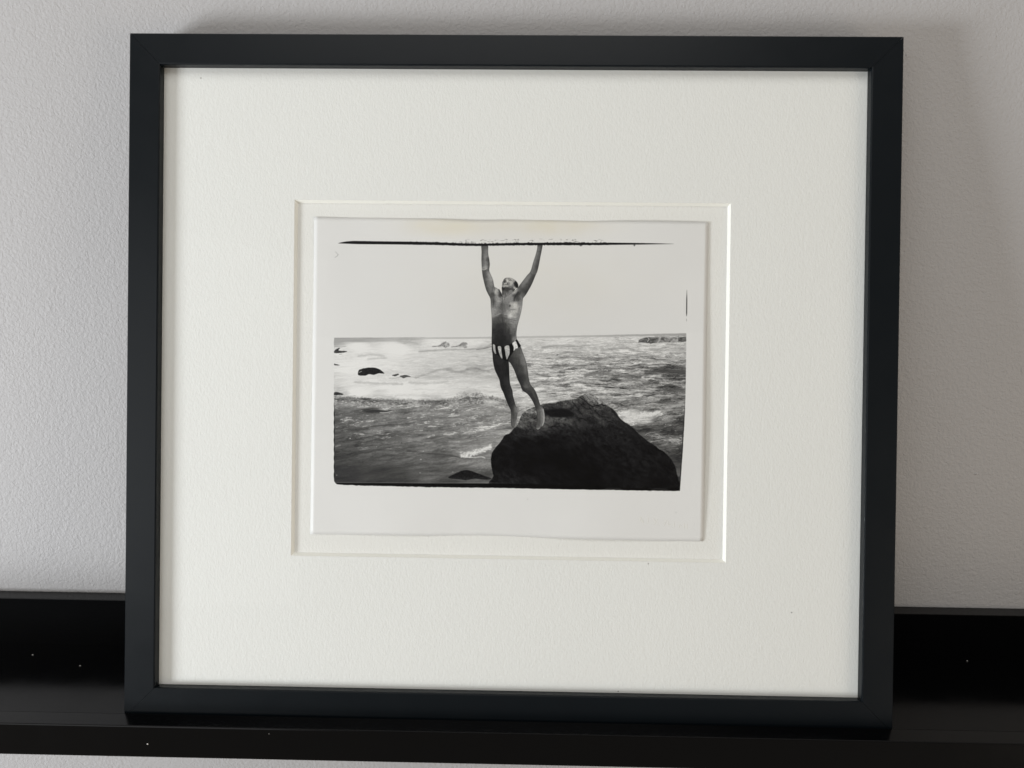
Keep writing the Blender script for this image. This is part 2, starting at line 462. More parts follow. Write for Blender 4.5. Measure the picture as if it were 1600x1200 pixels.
    for i in range(260):
        j = rng.integers(0, len(crest) - 1); x, y = crest[j]
        s.blob(x + rng.normal(0, 3), y + 3 + rng.random() * 9, .5 + rng.random() * 1.8, .4 + rng.random() * .5, 205, .35 + .5 * rng.random(), rng.normal(0, 12))
    for cx, cy, r in ((745, 616.5, 3.2), (730, 620.5, 3.0), (752, 622, 3.4), (769, 621, 2.6)):
        for i in range(60):
            s.blob(cx + rng.normal(0, r * .7), cy + rng.normal(0, r * .55), .6, .45, 85 + 55 * rng.random(), .5)
    # swirl wave crests by the horizon
    for cx, cy, sc in ((694, 539, 1.0), (723, 539.5, .95)):
        s.fill([(cx - 10 * sc, cy + 2), (cx - 7 * sc, cy + .3), (cx - 3 * sc, cy - 3.2), (cx + 2 * sc, cy - 5.3), (cx + 7 * sc, cy - 4.2), (cx + 8 * sc, cy - .5), (cx + 6 * sc, cy + 3.2), (cx - 3 * sc, cy + 2.6)],
               lambda a, b, d: 138 + 150 * (fbm(a / 1.8, b / 1.5, 3, 5) - .5), .9, rough=2.4, alpha=.85)
        s.stroke([(cx - 18 * sc, cy + 2.5), (cx - 8 * sc, cy + 1), (cx - 2 * sc, cy - 2.5), (cx + 3 * sc, cy - 5)], 110, .5, .7, .7, rough=.4)
    s.stroke([(655, 549), (675, 547.5), (700, 546), (725, 546), (755, 543.5), (768, 538)], 138, .7, 1.2, .6, rough=.5)
    s.stroke([(745, 546), (757, 544.5), (768, 541)], 95, .4, .8, .7)
    # breaker at the right of the horizon
    s.fill([(998, 534), (1001, 530), (1008, 527.5), (1018, 526.8), (1030, 526.5), (1045, 527), (1060, 527), (1073, 527), (1073, 533), (1050, 534.5), (1030, 535), (1018, 536.6), (1005, 535.2)],
           lambda a, b, d: 104 + .9 * np.maximum(a - 1020, 0) * (a < 1060) + 130 * (fbm(a / 3.2, b / 1.6, 4, 6) - .5), .7, rough=.8)
    s.stroke([(998, 534.8), (1008, 534.4), (1017, 536)], 85, .3, .6, .7)
    s.stroke([(1013, 527.6), (1014.5, 530), (1012, 533.8)], 205, .3, .6, .8)
    s.stroke([(1032, 527.5), (1031, 531), (1028, 535)], 195, .8, 1.4, .6)
    s.stroke([(1000, 527), (1012, 525.8), (1024, 526)], 206, .4, .7, .7)
    # middle distance wave backs
    for pts, t, w, a in (([(848, 543), (862, 540.5), (880, 540), (898, 541)], 140, .8, .6), ([(940, 548), (955, 545), (975, 544), (990, 546.5)], 132, 1.0, .6),
                         ([(870, 561), (900, 558), (930, 561), (960, 559)], 120, .7, .6), ([(1010, 583), (1035, 579), (1055, 580.5), (1072, 582)], 72, 2.2, .75),
                         ([(915, 586), (940, 583.5), (965, 587), (1000, 589)], 92, 1.2, .65), ([(958, 597), (985, 594), (1020, 597)], 105, .8, .6),
                         ([(1040, 611), (1058, 608.5), (1072, 611)], 84, 1.6, .7), ([(838, 603), (850, 597), (862, 594)], 130, .7, .6),
                         ([(845, 612), (870, 608), (905, 612)], 140, .6, .5), ([(865, 573), (893, 571), (930, 575)], 118, .7, .6),
                         ([(1005, 566), (1030, 563), (1070, 566)], 132, .8, .6), ([(836, 590), (848, 587), (858, 590), (850, 596)], 132, .4, .6),
                         ([(700, 578), (716, 581), (740, 577), (765, 580)], 132, .8, .55), ([(560, 556), (580, 554), (600, 556)], 150, .5, .4), ([(575, 561), (590, 559.5), (604, 559)], 165, .6, .5),
                         ([(650, 590), (670, 583), (690, 577), (706, 576)], 140, .6, .5), ([(640, 597), (660, 599), (700, 596)], 165, .8, .5), ([(555, 597), (590, 599), (628, 600)], 160, .8, .55),
                         ([(730, 576), (742, 574.5), (750, 577)], 120, .6, .5)):
        s.stroke(pts, t, w * 1.2, w + 1.4, a, rough=.9)
    # small rocks at left
    for pts in ([(521.5, 549), (526, 545), (531, 543.5), (529, 547.5), (542, 548.5), (535, 551), (524, 551.5)], [(521.5, 568), (525, 568.8), (531, 570.6), (522, 570.4)],
                [(521.5, 613.5), (528, 612.5), (536, 615.5), (534, 617), (522, 617.5)], [(563, 623), (575, 622), (580, 623.2), (570, 624.6)],
                [(613, 586.5), (620, 584), (623.5, 584.6), (619, 587.4)], [(625, 587.5), (632, 586), (637, 586.4), (642, 588.5), (636, 588.8), (631, 590.5)]):
        s.fill(pts, lambda a, b, d: 62 + 70 * (fbm(a / 2, b / 1.2, 3, 2) - .5), .6, rough=.5)
    s.stroke([(521.5, 541.5), (531, 542), (540, 541)], 150, .4, .7, .6)
    s.stroke([(530, 553.5), (534, 553)], 120, .3, .5, .6)
    s.stroke([(608, 590.8), (618, 590.6), (630, 588.6), (655, 590)], 150, .3, .6, .7)
    s.fill([(560, 586), (560.5, 578.5), (566, 576), (574, 574.4), (584, 574.3), (592, 576.5), (598, 580.5), (600.5, 583.6), (592, 583.2), (584, 585.5), (577, 584.6), (570, 586.6)],
           lambda a, b, d: 34 + 36 * (fbm(a / 2, b / 1.5, 3, 2) - .5), .4, rough=.4)
    s.stroke([(560.5, 582), (565, 580)], 195, .3, .5, .8)
    s.fill([(565, 641), (574, 638.5), (586, 638.2), (598, 640.5), (612, 641.5), (606, 644), (590, 645.4), (576, 645)], 48, 2.2, alpha=.85)
    s.stroke([(594, 644.5), (603, 644.6), (613, 642.5)], 190, .4, .7, .8)
    # dark trough lines on the near water
    for pts, t, w, a in (([(522, 669), (545, 670), (570, 668), (600, 665), (640, 662)], 72, .5, .55), ([(636, 704), (668, 708.6), (700, 711.5), (725, 716), (740, 716.5)], 66, .4, .7),
                         ([(600, 672), (625, 680), (640, 682)], 74, .5, .4), ([(522, 701), (560, 706), (600, 702)], 66, .5, .4), ([(640, 652), (665, 650), (700, 653), (740, 648)], 96, .6, .4),
                         ([(660, 690), (700, 686), (740, 680), (775, 668)], 108, .7, .35), ([(522, 744), (600, 741), (700, 744)], 64, .7, .3)):
        s.stroke(pts, t, w, w + 1.2, a, rough=.6)
    # white swash beside the rock
    for i in range(300):
        t = rng.random(); x = 720 + 48 * t; y = 712 - 14 * t ** 1.6 + rng.normal(0, 3.0 - 1.0 * t)
        s.blob(x, y, .8 + 1.6 * rng.random(), .45 + .5 * rng.random(), 225, .35 + .35 * rng.random(), rng.normal(-15, 25))
    s.stroke([(721, 711), (723, 713), (728, 714.5), (740, 715.4), (752, 714.4), (758, 716)], 222, .5, .8, .75, rough=.35)
    s.stroke([(724, 709), (732, 707), (742, 709.5), (750, 706), (762, 700), (768, 694)], 214, .4, .9, .6, rough=.5)
    for i in range(60):
        s.blob(755 + rng.normal(0, 8), 726 + rng.normal(0, 6), 1.2, .6, 150, .3)
    for i in range(420):
        t = rng.random(); x = 974 + 58 * t; y = 660 - 16 * t + rng.normal(0, 1.2) - 13 * (1 - t) * rng.random()
        s.blob(x, y, .8 + 1.4 * rng.random(), .5 + .6 * rng.random(), 218, .45 * rng.random() + .15, -25)
    for i in range(60):
        s.blob(1052 + rng.normal(0, 9), 687.5 + rng.normal(0, 2.4), 1.8, .6, 200, .5, 5)
    s.stroke([(1008, 680), (1014, 676.5), (1022, 676), (1030, 679)], 170, .3, .6, .7)
    s.stroke([(1018, 690), (1030, 688), (1042, 686), (1056, 690)], 175, .4, .7, .6)

    # dust spots left white on the print
    for x, y, r in ((547, 685, .75), (658, 718, .7), (662, 705, .5), (656.6, 739, .5), (526, 742.5, .5), (669.6, 658, .55), (588.6, 698, .4), (708, 738, .5), (646, 646, .5)):
        s.blob(x, y, r, r, 235, .95)
    s.blob(628, 692.4, 1.0, .5, 35, .9)

    # ------------------------------------------------------------ the large dark rock
    Z = lambda L: [(760 + a / 4.444, 560 + b / 4.444) for a, b in L]
    rock = Z([(65, 905), (52, 820), (40, 770), (34, 700), (45, 650), (72, 615), (100, 580), (130, 535), (165, 520), (190, 490), (215, 470), (240, 410), (265, 370), (310, 345),
              (360, 330), (390, 318), (430, 312), (480, 308), (520, 295), (560, 289), (620, 280), (650, 265), (675, 250), (705, 243), (740, 250), (770, 268), (795, 290), (830, 318),
              (870, 345), (895, 365), (915, 392), (940, 425), (970, 445), (1000, 465), (1030, 492), (1060, 522), (1095, 550), (1130, 578), (1165, 600), (1200, 628), (1240, 652),
              (1280, 692), (1308, 740), (1322, 790), (1338, 850), (1346, 930), (700, 960)])
    RS = [(a, b, t) for (a, b), t in zip(Z([(700, 255), (740, 275), (790, 300), (660, 275), (600, 300), (520, 310), (440, 330), (390, 335), (330, 360), (280, 400), (250, 440), (310, 430), (350, 440),
                                            (430, 370), (500, 385), (570, 390), (480, 350), (620, 340), (700, 350), (680, 310), (760, 340), (850, 370), (440, 430), (520, 425), (600, 430), (400, 455), (480, 480), (560, 500),
                                            (640, 420), (720, 430), (820, 420), (900, 440), (200, 520), (150, 560), (90, 650), (60, 720), (250, 600), (300, 700), (400, 600), (500, 560),
                                            (600, 560), (700, 520), (800, 520), (900, 540), (1000, 540), (700, 640), (850, 660), (1000, 660), (1100, 640), (1200, 700), (600, 700), (500, 700), (900, 780), (1100, 780),
                                            (1280, 800), (700, 820), (400, 830), (300, 850), (200, 850), (120, 880), (1300, 880), (300, 780)]),
                                         [104, 96, 88, 62, 58, 56, 50, 60, 78, 74, 70, 64, 60,
                                          28, 22, 24, 40, 40, 44, 48, 50, 36, 62, 62, 56, 60, 46, 40,
                                          34, 34, 40, 34, 34, 26, 20, 18, 18, 14, 17, 22,
                                          26, 30, 32, 34, 30, 20, 24, 26, 26, 26, 15, 14, 22, 24,
                                          22, 15, 20, 26, 30, 28, 20, 15])]

    def rock_tone(a, b, d):
        t = field(a, b, RS, 9., 6.)
        t = t * (1.08 + .42 * (1 - smooth(650, 676, b)))
        w = fbm(a / 16, b / 12, 3, 2) - .5
        n = fbm(a / 7 + 3 * w, b / 5 + 2 * w - a / 14, 5, 3, .7) - .5
        g = fbm(a / 1.3, b / 1.1, 3, 6, .8) - .5
        r = np.abs(2 * fbm(a / 11 + b / 30 + 2 * w, b / 7 - a / 16, 4, 9, .6) - 1)
        return np.clip(t * (.96 + 1.5 * n + .8 * g - .22 * (1 - smooth(0, .2, r))) - 1, 12, 160)
    s.fill(rock, rock_tone, .45, n=4, rough=.7, rs=2.2)
    s.stroke(Z([(225, 460), (260, 445), (310, 430), (350, 425)]), 105, .25, .5, .7)
    s.stroke(Z([(390, 322), (430, 314), (520, 298), (600, 286)]), 92, .3, .5, .6)
    for i in range(90):
        x, y = Z([(690 + 140 * rng.random(), 255 + 60 * rng.random())])[0]
        s.blob(x, y, .6, .45, 140, .4)
    for i in range(60):
        x, y = Z([(250 + 90 * rng.random(), 365 + 80 * rng.random())])[0]
        s.blob(x, y, .7, .3, 125, .45, -50)
    s.stroke(Z([(400, 470), (470, 440), (560, 440), (600, 425)]), 76, .3, .8, .5)
    s.stroke(Z([(560, 520), (640, 600), (690, 700)]), 34, .4, 1.0, .6)
    s.stroke(Z([(490, 560), (530, 600), (600, 660), (680, 720)]), 30, .3, .8, .6)
    s.stroke(Z([(1028, 700), (1028, 722)]), 70, .15, .3, .9)
    for a, b in ((722, 770), (724, 792), (220, 748), (235, 550), (280, 700), (860, 745), (940, 520), (980, 538), (770, 515), (900, 640), (650, 860)):
        x, y = Z([(a, b)])[0]; s.blob(x, y, .45, .45, 78, .8)
    s.blob(765, 745, 5, 8, 70, .5)
    s.stroke(Z([(650, 268), (672, 284), (700, 306), (735, 332), (770, 326), (800, 322), (835, 330)]), 20, .5, .9, .85, rough=.2)
    s.stroke(Z([(735, 332), (760, 370), (800, 400), (850, 410)]), 26, .5, 1.2, .6, rough=.3)
    s.stroke(Z([(600, 300), (625, 330), (660, 380), (672, 402)]), 22, .4, 1.1, .7, rough=.3)
    s.stroke(Z([(640, 300), (690, 345), (735, 352)]), 24, .5, 1.2, .6, rough=.3)
    s.stroke(Z([(870, 352), (905, 400), (960, 450), (1020, 500)]), 26, .8, 1.4, .6, rough=.4)
    s.fill(Z([(420, 372), (470, 350), (540, 350), (590, 372), (612, 396), (560, 404), (500, 408), (440, 400)]), 22, 1.4, rough=.8, alpha=.85)
    # low rock at the water's edge
    s.fill([(701, 746.5), (708, 742), (716, 738.5), (724, 735.6), (731, 735.2), (738, 737), (746, 740), (755, 743.4), (768, 748), (764, 750.4), (752, 750), (742, 748.8), (730, 751), (718, 749.6), (708, 748.8)],
           lambda a, b, d: 24 + 1.5 * np.maximum(b - 744, 0) + 40 * (fbm(a / 1.8, b / 1.3, 3, 5) - .45), .5, rough=.5)
    s.stroke([(708, 750), (722, 751.4), (735, 752)], 110, .3, .8, .5)

    # ------------------------------------------------------------ the figure
    A = lambda L: [(730 + a / 8, 370 + b / 8) for a, b in L]
    B = lambda L: [(740 + a / 6.313, 500 + b / 6.313) for a, b in L]
    leftleg = B([(187, 270), (190, 340), (194, 400), (210, 480), (235, 540), (258, 590), (266, 640), (278, 680), (296, 715), (320, 780), (350, 850), (370, 895), (373, 960), (371, 1010), (376, 1045),
                 (392, 1060), (412, 1062), (426, 1045), (432, 1000), (430, 950), (440, 918), (453, 892), (446, 872), (424, 855), (408, 805), (392, 745), (388, 705), (378, 672), (364, 630), (357, 560), (354, 480), (349, 410), (330, 330), (250, 280)])
    rightleg = B([(463, 262), (485, 310), (508, 370), (526, 430), (538, 500), (548, 575), (566, 635), (600, 678), (625, 725), (642, 775), (660, 830), (686, 862), (697, 900), (703, 960), (700, 1005), (692, 1028),
                  (668, 1060), (645, 1076), (628, 1072), (621, 1045), (628, 985), (626, 925), (616, 875), (595, 820), (562, 762), (530, 725), (500, 705), (478, 680), (465, 640), (440, 590), (418, 530), (398, 480), (370, 430), (342, 385), (400, 300)])
    def T(F, cv):
        return [(x, y, t) for (x, y), t in zip(cv([(a, b) for a, b, _ in F]), [c for _, _, c in F])]
    LL = T([(200, 330, 40), (260, 380, 44), (330, 420, 36), (220, 480, 34), (300, 500, 38), (345, 520, 30), (270, 600, 36), (330, 600, 46), (290, 680, 34), (350, 680, 48), (310, 740, 34), (370, 740, 52), (350, 820, 38),
            (390, 820, 56), (380, 880, 56), (425, 870, 108), (440, 890, 138), (395, 930, 74), (425, 930, 92), (385, 1000, 82), (415, 990, 96), (400, 1040, 92), (422, 1030, 120), (388, 1050, 90)], B)
    RL = T([(400, 330, 78), (450, 300, 86), (480, 330, 108), (370, 390, 52), (430, 400, 70), (500, 400, 112), (420, 480, 52), (470, 490, 70), (525, 490, 98), (460, 580, 46), (500, 580, 62), (540, 580, 84), (480, 650, 52), (520, 650, 92), (550, 640, 84),
            (500, 690, 48), (550, 690, 66), (590, 690, 78), (560, 740, 50), (610, 740, 64), (590, 800, 50), (640, 800, 70), (630, 850, 58), (665, 845, 90), (650, 900, 92), (685, 890, 140), (640, 950, 78), (670, 960, 106), (696, 960, 150),
            (636, 1010, 66), (660, 1010, 84), (690, 1010, 135), (640, 1045, 70), (655, 1050, 118), (635, 1070, 150), (665, 1040, 104)], B)
    for P, F in ((leftleg, LL), (rightleg, RL)):
        s.fill(P, lambda a, b, d, F=F: field(a, b, F, 4.0, 6.0, 0) * (.80 + .20 * smooth(0, 1.6, -d)) * (1 + .30 * (fbm(a / 1.7, b / 2.4, 3, 4) - .5)), .38, n=4)
    # toes, heel and knee accents
    s.stroke(B([(690, 880), (700, 940), (697, 1000), (682, 1040)]), 190, .4, .9, .7)
    s.stroke(B([(628, 1072), (640, 1077), (652, 1066)]), 185, .3, .5, .8)
    s.stroke(B([(428, 985), (422, 1030), (410, 1056)]), 165, .4, .7, .6)
    s.stroke(B([(434, 872), (447, 890), (436, 912)]), 160, .4, .7, .6)
    for x0_, y0_ in ((632, 1050), (644, 1046), (655, 1040)):
        s.stroke(B([(x0_, y0_ - 22), (x0_ + 1, y0_ + 8)]), 48, .1, .5, .8)
    s.stroke(B([(652, 905), (657, 950), (650, 1000)]), 70, .2, .8, .5)
    s.stroke(B([(395, 905), (400, 960), (396, 1010)]), 60, .2, .7, .5)
    s.stroke(B([(428, 915), (446, 893)]), 60, .1, .5, .6)
    s.stroke(B([(498, 650), (520, 668), (556, 655)]), 106, .3, 1.0, .5)
    s.stroke(B([(486, 672), (510, 690)]), 36, .2, .7, .6)

    keep = s.T.copy()
    torso = A([(185, 60), (184, 180), (182, 280), (186, 370), (190, 430), (205, 520), (235, 640), (262, 705), (288, 755), (298, 800), (300, 870), (307, 960), (311, 1040), (312, 1130), (311, 1210), (309, 1290), (312, 1360), (320, 1400),
               (420, 1440), (560, 1400), (640, 1345), (622, 1270), (620, 1200), (630, 1120), (650, 1045), (670, 970), (688, 890), (698, 800), (704, 765), (735, 725), (770, 668), (815, 585), (852, 495), (882, 425), (900, 350), (918, 255), (935, 170), (950, 60),
               (888, 60), (880, 140), (860, 225), (832, 310), (808, 395), (790, 440), (755, 478), (715, 530), (665, 595), (628, 645), (560, 700), (500, 730), (440, 728), (425, 700), (395, 655), (365, 632), (343, 618), (327, 535), (305, 480), (279, 415), (286, 345), (280, 280), (266, 200), (260, 60)])
    TF = T([(200, 110, 84), (240, 110, 92), (200, 180, 90), (240, 180, 120), (200, 260, 86), (235, 250, 128), (270, 280, 70), (200, 330, 96), (240, 330, 132), (272, 350, 66), (200, 400, 130), (240, 375, 172), (270, 400, 76), (202, 430, 66), (240, 440, 94), (275, 450, 150),
            (222, 500, 74), (260, 520, 118), (300, 510, 160), (230, 580, 78), (280, 590, 122), (322, 580, 118), (255, 660, 80), (300, 660, 118), (340, 650, 82), (290, 730, 86), (330, 720, 66), (360, 660, 196), (385, 690, 200), (405, 690, 44), (425, 720, 48), (350, 760, 126),
            (310, 800, 110), (330, 790, 64), (312, 870, 150), (330, 850, 80), (375, 770, 150), (400, 800, 150), (440, 770, 110), (460, 760, 176), (365, 850, 138), (405, 860, 122), (430, 850, 90), (350, 930, 140), (400, 930, 118), (430, 900, 104), (320, 970, 150), (370, 980, 108), (420, 980, 78),
            (490, 740, 140), (540, 720, 140), (590, 680, 186), (620, 660, 170), (470, 800, 118), (520, 790, 128), (570, 770, 142), (600, 740, 60), (640, 700, 58), (660, 650, 74), (700, 720, 96), (680, 760, 120), (640, 770, 70), (600, 790, 92), (450, 870, 96), (500, 870, 118), (570, 850, 172), (610, 840, 196), (650, 830, 110), (680, 830, 140), (640, 870, 170), (680, 890, 158),
            (460, 930, 108), (520, 930, 150), (580, 930, 180), (630, 930, 178), (660, 940, 140), (480, 980, 104), (540, 990, 196), (600, 990, 158), (640, 990, 132), (440, 1030, 78), (500, 1040, 104), (560, 1040, 140), (610, 1050, 150), (640, 1050, 130), (340, 1040, 84), (390, 1050, 76), (330, 1100, 66), (400, 1110, 54), (470, 1100, 60), (530, 1100, 92), (590, 1100, 128), (622, 1110, 116),
            (330, 1180, 46), (420, 1190, 42), (500, 1180, 52), (570, 1180, 88), (610, 1170, 104), (318, 1250, 60), (360, 1260, 40), (450, 1270, 38), (540, 1260, 52), (600, 1240, 84), (330, 1340, 40), (420, 1350, 36), (520, 1340, 42), (570, 1310, 60), (592, 1280, 150), (615, 1290, 120), (630, 1330, 130), (600, 1340, 104),
            (900, 100, 100), (935, 100, 66), (890, 160, 124), (925, 170, 76), (875, 230, 120), (905, 240, 84), (850, 300, 112), (895, 310, 72), (830, 370, 110), (880, 380, 70), (810, 430, 110), (850, 440, 96), (865, 460, 74), (780, 480, 116), (830, 510, 66), (740, 530, 122), (790, 550, 84), (815, 560, 62), (700, 590, 112), (750, 610, 84), (780, 630, 58), (665, 640, 96), (710, 670, 70), (740, 690, 56)], A)
    s.fill(torso, lambda a, b, d: field(a, b, TF, 3.3, 3.8, 0) * (.72 + .28 * smooth(0, 1.5, -d)) * (1 + .30 * (fbm(a / 1.3, b / 1.5, 3, 8) - .5)), .36, n=4)
    # creases, ribs, chest
    for pts, t, w, a in (([(350, 640), (340, 720), (335, 800), (325, 880)], 56, .2, .7), ([(435, 730), (448, 790), (430, 850), (426, 910)], 62, .25, .6), ([(400, 655), (425, 700), (445, 745)], 34, .45, .8),
                         ([(590, 800), (600, 755), (625, 715), (640, 690)], 44, .5, .7), ([(500, 905), (540, 915), (600, 905)], 108, .3, .5), ([(470, 965), (520, 975), (560, 990)], 196, .35, .5),
                         ([(560, 1012), (600, 1020), (635, 1010)], 98, .3, .5), ([(520, 1035), (560, 1060), (600, 1075)], 88, .3, .5), ([(340, 985), (380, 975), (420, 950)], 170, .3, .45), ([(490, 745), (520, 715), (560, 690), (585, 672)], 200, .3, .6),
                         ([(470, 720), (478, 750), (470, 790)], 70, .2, .6), ([(450, 735), (458, 775)], 190, .2, .6), ([(190, 395), (215, 408), (250, 385)], 196, .25, .8), ([(205, 420), (240, 415)], 50, .25, .7), ([(795, 450), (830, 480), (858, 465)], 60, .25, .6), ([(850, 455), (862, 460)], 180, .2, .5),
                         ([(880, 175), (900, 182), (925, 172)], 60, .15, .5), ([(560, 560), (560, 560)], 60, .1, 0), ([(600, 1180), (605, 1250), (585, 1310), (575, 1350)], 50, .2, .6), ([(612, 1200), (606, 1260), (590, 1320)], 190, .2, .6),
                         ([(660, 790), (680, 800), (690, 860)], 96, .2, .4), ([(440, 1000), (455, 1100), (450, 1200)], 34, .4, .4), ([(500, 1100), (530, 1140), (540, 1200)], 44, .3, .4), ([(312, 900), (316, 1000), (318, 1100)], 150, .12, .5)):
        s.stroke(A(pts), t, w, w + .5, a)
    for (x, y, rx_, ry_, tn, al, an) in ((470, 1015, 4, 1.2, 74, .7, 15), (545, 1030, 4.5, 1.0, 92, .75, 12), (600, 1045, 3.5, 1.0, 96, .7, -10), (560, 1075, 4, 1.1, 150, .6, 14), (595, 1000, 3.5, 1.0, 190, .6, 8), (500, 955, 5, 1.2, 166, .5, 8),
                                         (395, 965, 4, 1.2, 158, .6, -14), (380, 1010, 4, 1.4, 62, .6, -6), (445, 900, 1.2, 6, 84, .6, 0), (640, 960, 2, 3, 104, .5, 20), (655, 900, 1.6, 4, 96, .5, 10), (505, 1150, 1.6, 6, 88, .5, 5),
                                         (560, 1150, 3, 4, 112, .5, 0), (400, 880, 5, 1.5, 92, .4, 10), (560, 905, 6, 1.1, 112, .55, 4), (350, 690, 1.6, 4, 186, .6, -10), (300, 560, 2, 6, 142, .5, -10), (225, 250, 1.6, 7, 136, .5, 2), (850, 300, 1.4, 8, 132, .5, 14), (735, 560, 2, 9, 134, .5, 38)):
        s.blob(730 + x / 8, 370 + y / 8, rx_, ry_, tn, al, an)
    s.blob(730 + 538 / 8, 370 + 860 / 8, 1.4, 1.7, 44, .9)
    s.blob(730 + 545 / 8, 370 + 992 / 8, 3.2, .9, 205, .6, 5)
    s.blob(730 + 608 / 8, 370 + 835 / 8, 2.2, 2.6, 205, .35)
    s.blob(730 + 400 / 8, 370 + 1110 / 8, 6, 5, 42, .4)
    # neck, then head leaning back
    s.fill(A([(440, 620), (439, 680), (440, 728), (465, 770), (500, 745), (560, 700), (600, 660), (570, 620), (500, 610)]),
           lambda a, b, d: field(a, b, T([(450, 640, 44), (450, 700, 78), (465, 745, 120), (500, 660, 66), (500, 720, 110), (550, 680, 120), (590, 660, 70), (540, 640, 58), (480, 700, 100)], A), 1.5, 1.5), .35)
    s.stroke(A([(476, 680), (482, 720), (474, 760)]), 62, .2, .5, .6)
    s.stroke(A([(492, 700), (510, 730), (530, 705)]), 168, .2, .5, .5)
    head = A([(438, 612), (441, 585), (445, 562), (455, 548), (460, 532), (478, 516), (500, 508), (530, 507), (560, 514), (590, 530), (618, 552), (636, 580), (643, 608), (634, 634), (606, 646), (590, 662), (560, 655), (520, 650), (480, 640), (450, 628)])
    HF = T([(450, 600, 150), (455, 618, 130), (480, 630, 78), (500, 640, 64), (530, 645, 74), (470, 610, 176), (500, 610, 170), (540, 620, 118), (570, 640, 80), (450, 565, 110), (465, 550, 66), (480, 530, 130), (500, 520, 160), (530, 515, 165), (560, 530, 170), (585, 550, 150), (530, 560, 180),
            (560, 575, 176), (545, 595, 168), (580, 600, 130), (575, 620, 120), (515, 575, 130), (500, 550, 196), (600, 580, 70), (600, 600, 60), (500, 590, 90)], A)
    s.fill(head, lambda a, b, d: field(a, b, HF, 1.5, 1.5, 0) * (.8 + .2 * smooth(0, .9, -d)), .33)
    s.fill(A([(600, 552), (622, 560), (640, 592), (642, 622), (632, 636), (618, 628), (606, 600), (592, 590), (596, 570)]), 34, .4)
    s.blob(*A([(602, 575)])[0], .7, 1.3, 70, .6)
    s.fill(A([(582, 632), (590, 620), (604, 624), (608, 640), (598, 652), (588, 648)]), 165, .3)
    s.stroke(A([(592, 652), (600, 656)]), 34, .3, .4, .9)
    # eyes, brow, nose, open smile
    s.stroke(A([(516, 520), (535, 524), (552, 538), (558, 545)]), 60, .22, .4, .85)
    s.stroke(A([(520, 536), (534, 542), (544, 545)]), 42, .3, .35, .9)
    s.stroke(A([(474, 518), (486, 514), (494, 514)]), 66, .2, .35, .9)
    s.stroke(A([(470, 530), (480, 526)]), 46, .25, .35, .9)
    s.fill(A([(466, 548), (480, 540), (492, 544), (500, 556), (488, 560), (474, 560)]), 62, .35, alpha=.8)
    s.stroke(A([(500, 528), (506, 545), (510, 556)]), 205, .3, .5, .7)
    s.fill(A([(446, 596), (453, 582), (466, 573), (490, 571), (508, 575), (518, 583), (510, 592), (492, 597), (470, 601), (456, 601)]), 76, .6)
    s.fill(A([(458, 590), (466, 578), (484, 574), (504, 580), (500, 590), (480, 592), (466, 595)]), 190, .4, alpha=.85)
    s.stroke(A([(524, 560), (534, 580), (526, 600)]), 92, .25, .5, .7)
    s.stroke(A([(455, 612), (475, 614), (500, 606)]), 196, .3, .5, .6)

    s.T = np.where(Y < 381.5, keep, s.T)
    for (x, y, rx_, ry_, tn, al, an) in ((500, 400, 1.6, 12, 118, .5, -14), (440, 350, 3, 6, 92, .5, -20), (520, 655, 2.6, 1.6, 108, .6, 0), (600, 740, 1.3, 7, 88, .5, -28), (340, 600, 1.2, 8, 56, .6, -3), (372, 700, 1.2, 5, 66, .6, -8), (490, 700, 2, 1.4, 36, .5, 30)):
        s.blob(740 + x / 6.313, 500 + y / 6.313, rx_, ry_, tn, al, an)
    # swimming briefs with broad stripes
    brief = B([(186, 233), (210, 240), (243, 255), (272, 262), (318, 255), (352, 243), (385, 228), (412, 205), (432, 193), (450, 222), (468, 250), (466, 262), (442, 272), (418, 284), (398, 308), (375, 345), (352, 380), (342, 400), (325, 402), (300, 390), (272, 375), (240, 345), (215, 330), (198, 318), (189, 290)])
    s.fill(brief, 20, .4)
    for P, tn in ((B([(192, 240), (214, 247), (218, 285), (226, 332), (208, 322), (197, 290)]), 168), (B([(243, 260), (273, 262), (278, 310), (288, 378), (272, 368), (256, 330), (246, 292)]), 178),
                  (B([(310, 262), (350, 250), (359, 290), (358, 330), (345, 362), (332, 388), (322, 360), (315, 310)]), 182), (B([(386, 230), (412, 208), (422, 212), (442, 270), (420, 282), (398, 304), (400, 270)]), 214)):
        s.fill(P, lambda a, b, d, tn=tn: tn + 60 * (fbm(a / 1.3, b / 2.2, 2, 5) - .5) - 18 * smooth(0, 12, b - 541), .4, n=4)
    s.stroke(B([(244, 274), (272, 276)]), 90, .12, .35, .7)
    s.stroke(B([(312, 272), (350, 262)]), 110, .12, .35, .6)
    s.fill(B([(422, 204), (434, 196), (468, 250), (465, 262), (444, 270)]), 22, .4, straight=True)

    # a little printing contrast inside the picture
    mid = smooth(HZ + 2, HZ + 8, Y) * (s.T < 200)
    s.T = s.T + mid * 3 * np.sin((s.T - 118) / 82 * math.pi / 1.02 * .98)
    # ------------------------------------------------------------ negative-carrier edges
    inb = lambda: None
    rx = np.interp(Y, [500, 600, 640, 700, 766, 800], [1073, 1071.8, 1070.6, 1067.2, 1062.6, 1061]).astype(np.float32)
    edge = .5 * (fbm(X / 1.5, Y / 1.5, 2, 3) - .5)
    lowb = np.interp(X, [521, 560, 700, 760, 860, 960, 1065], [756.6, 758.9, 762.2, 763.4, 764.2, 765.5, 767]).astype(np.float32) + 1.1 * (fbm(X / 3, Y * 0, 3, 2) - .5)
    topb = np.interp(X, [521, 620, 770, 860, 1065], [754.6, 755.4, 756.4, 757.5, 765]).astype(np.float32)
    band = smooth(-.5, .6, Y - topb)
    s.T = s.T * (1 - band) + 14 * band
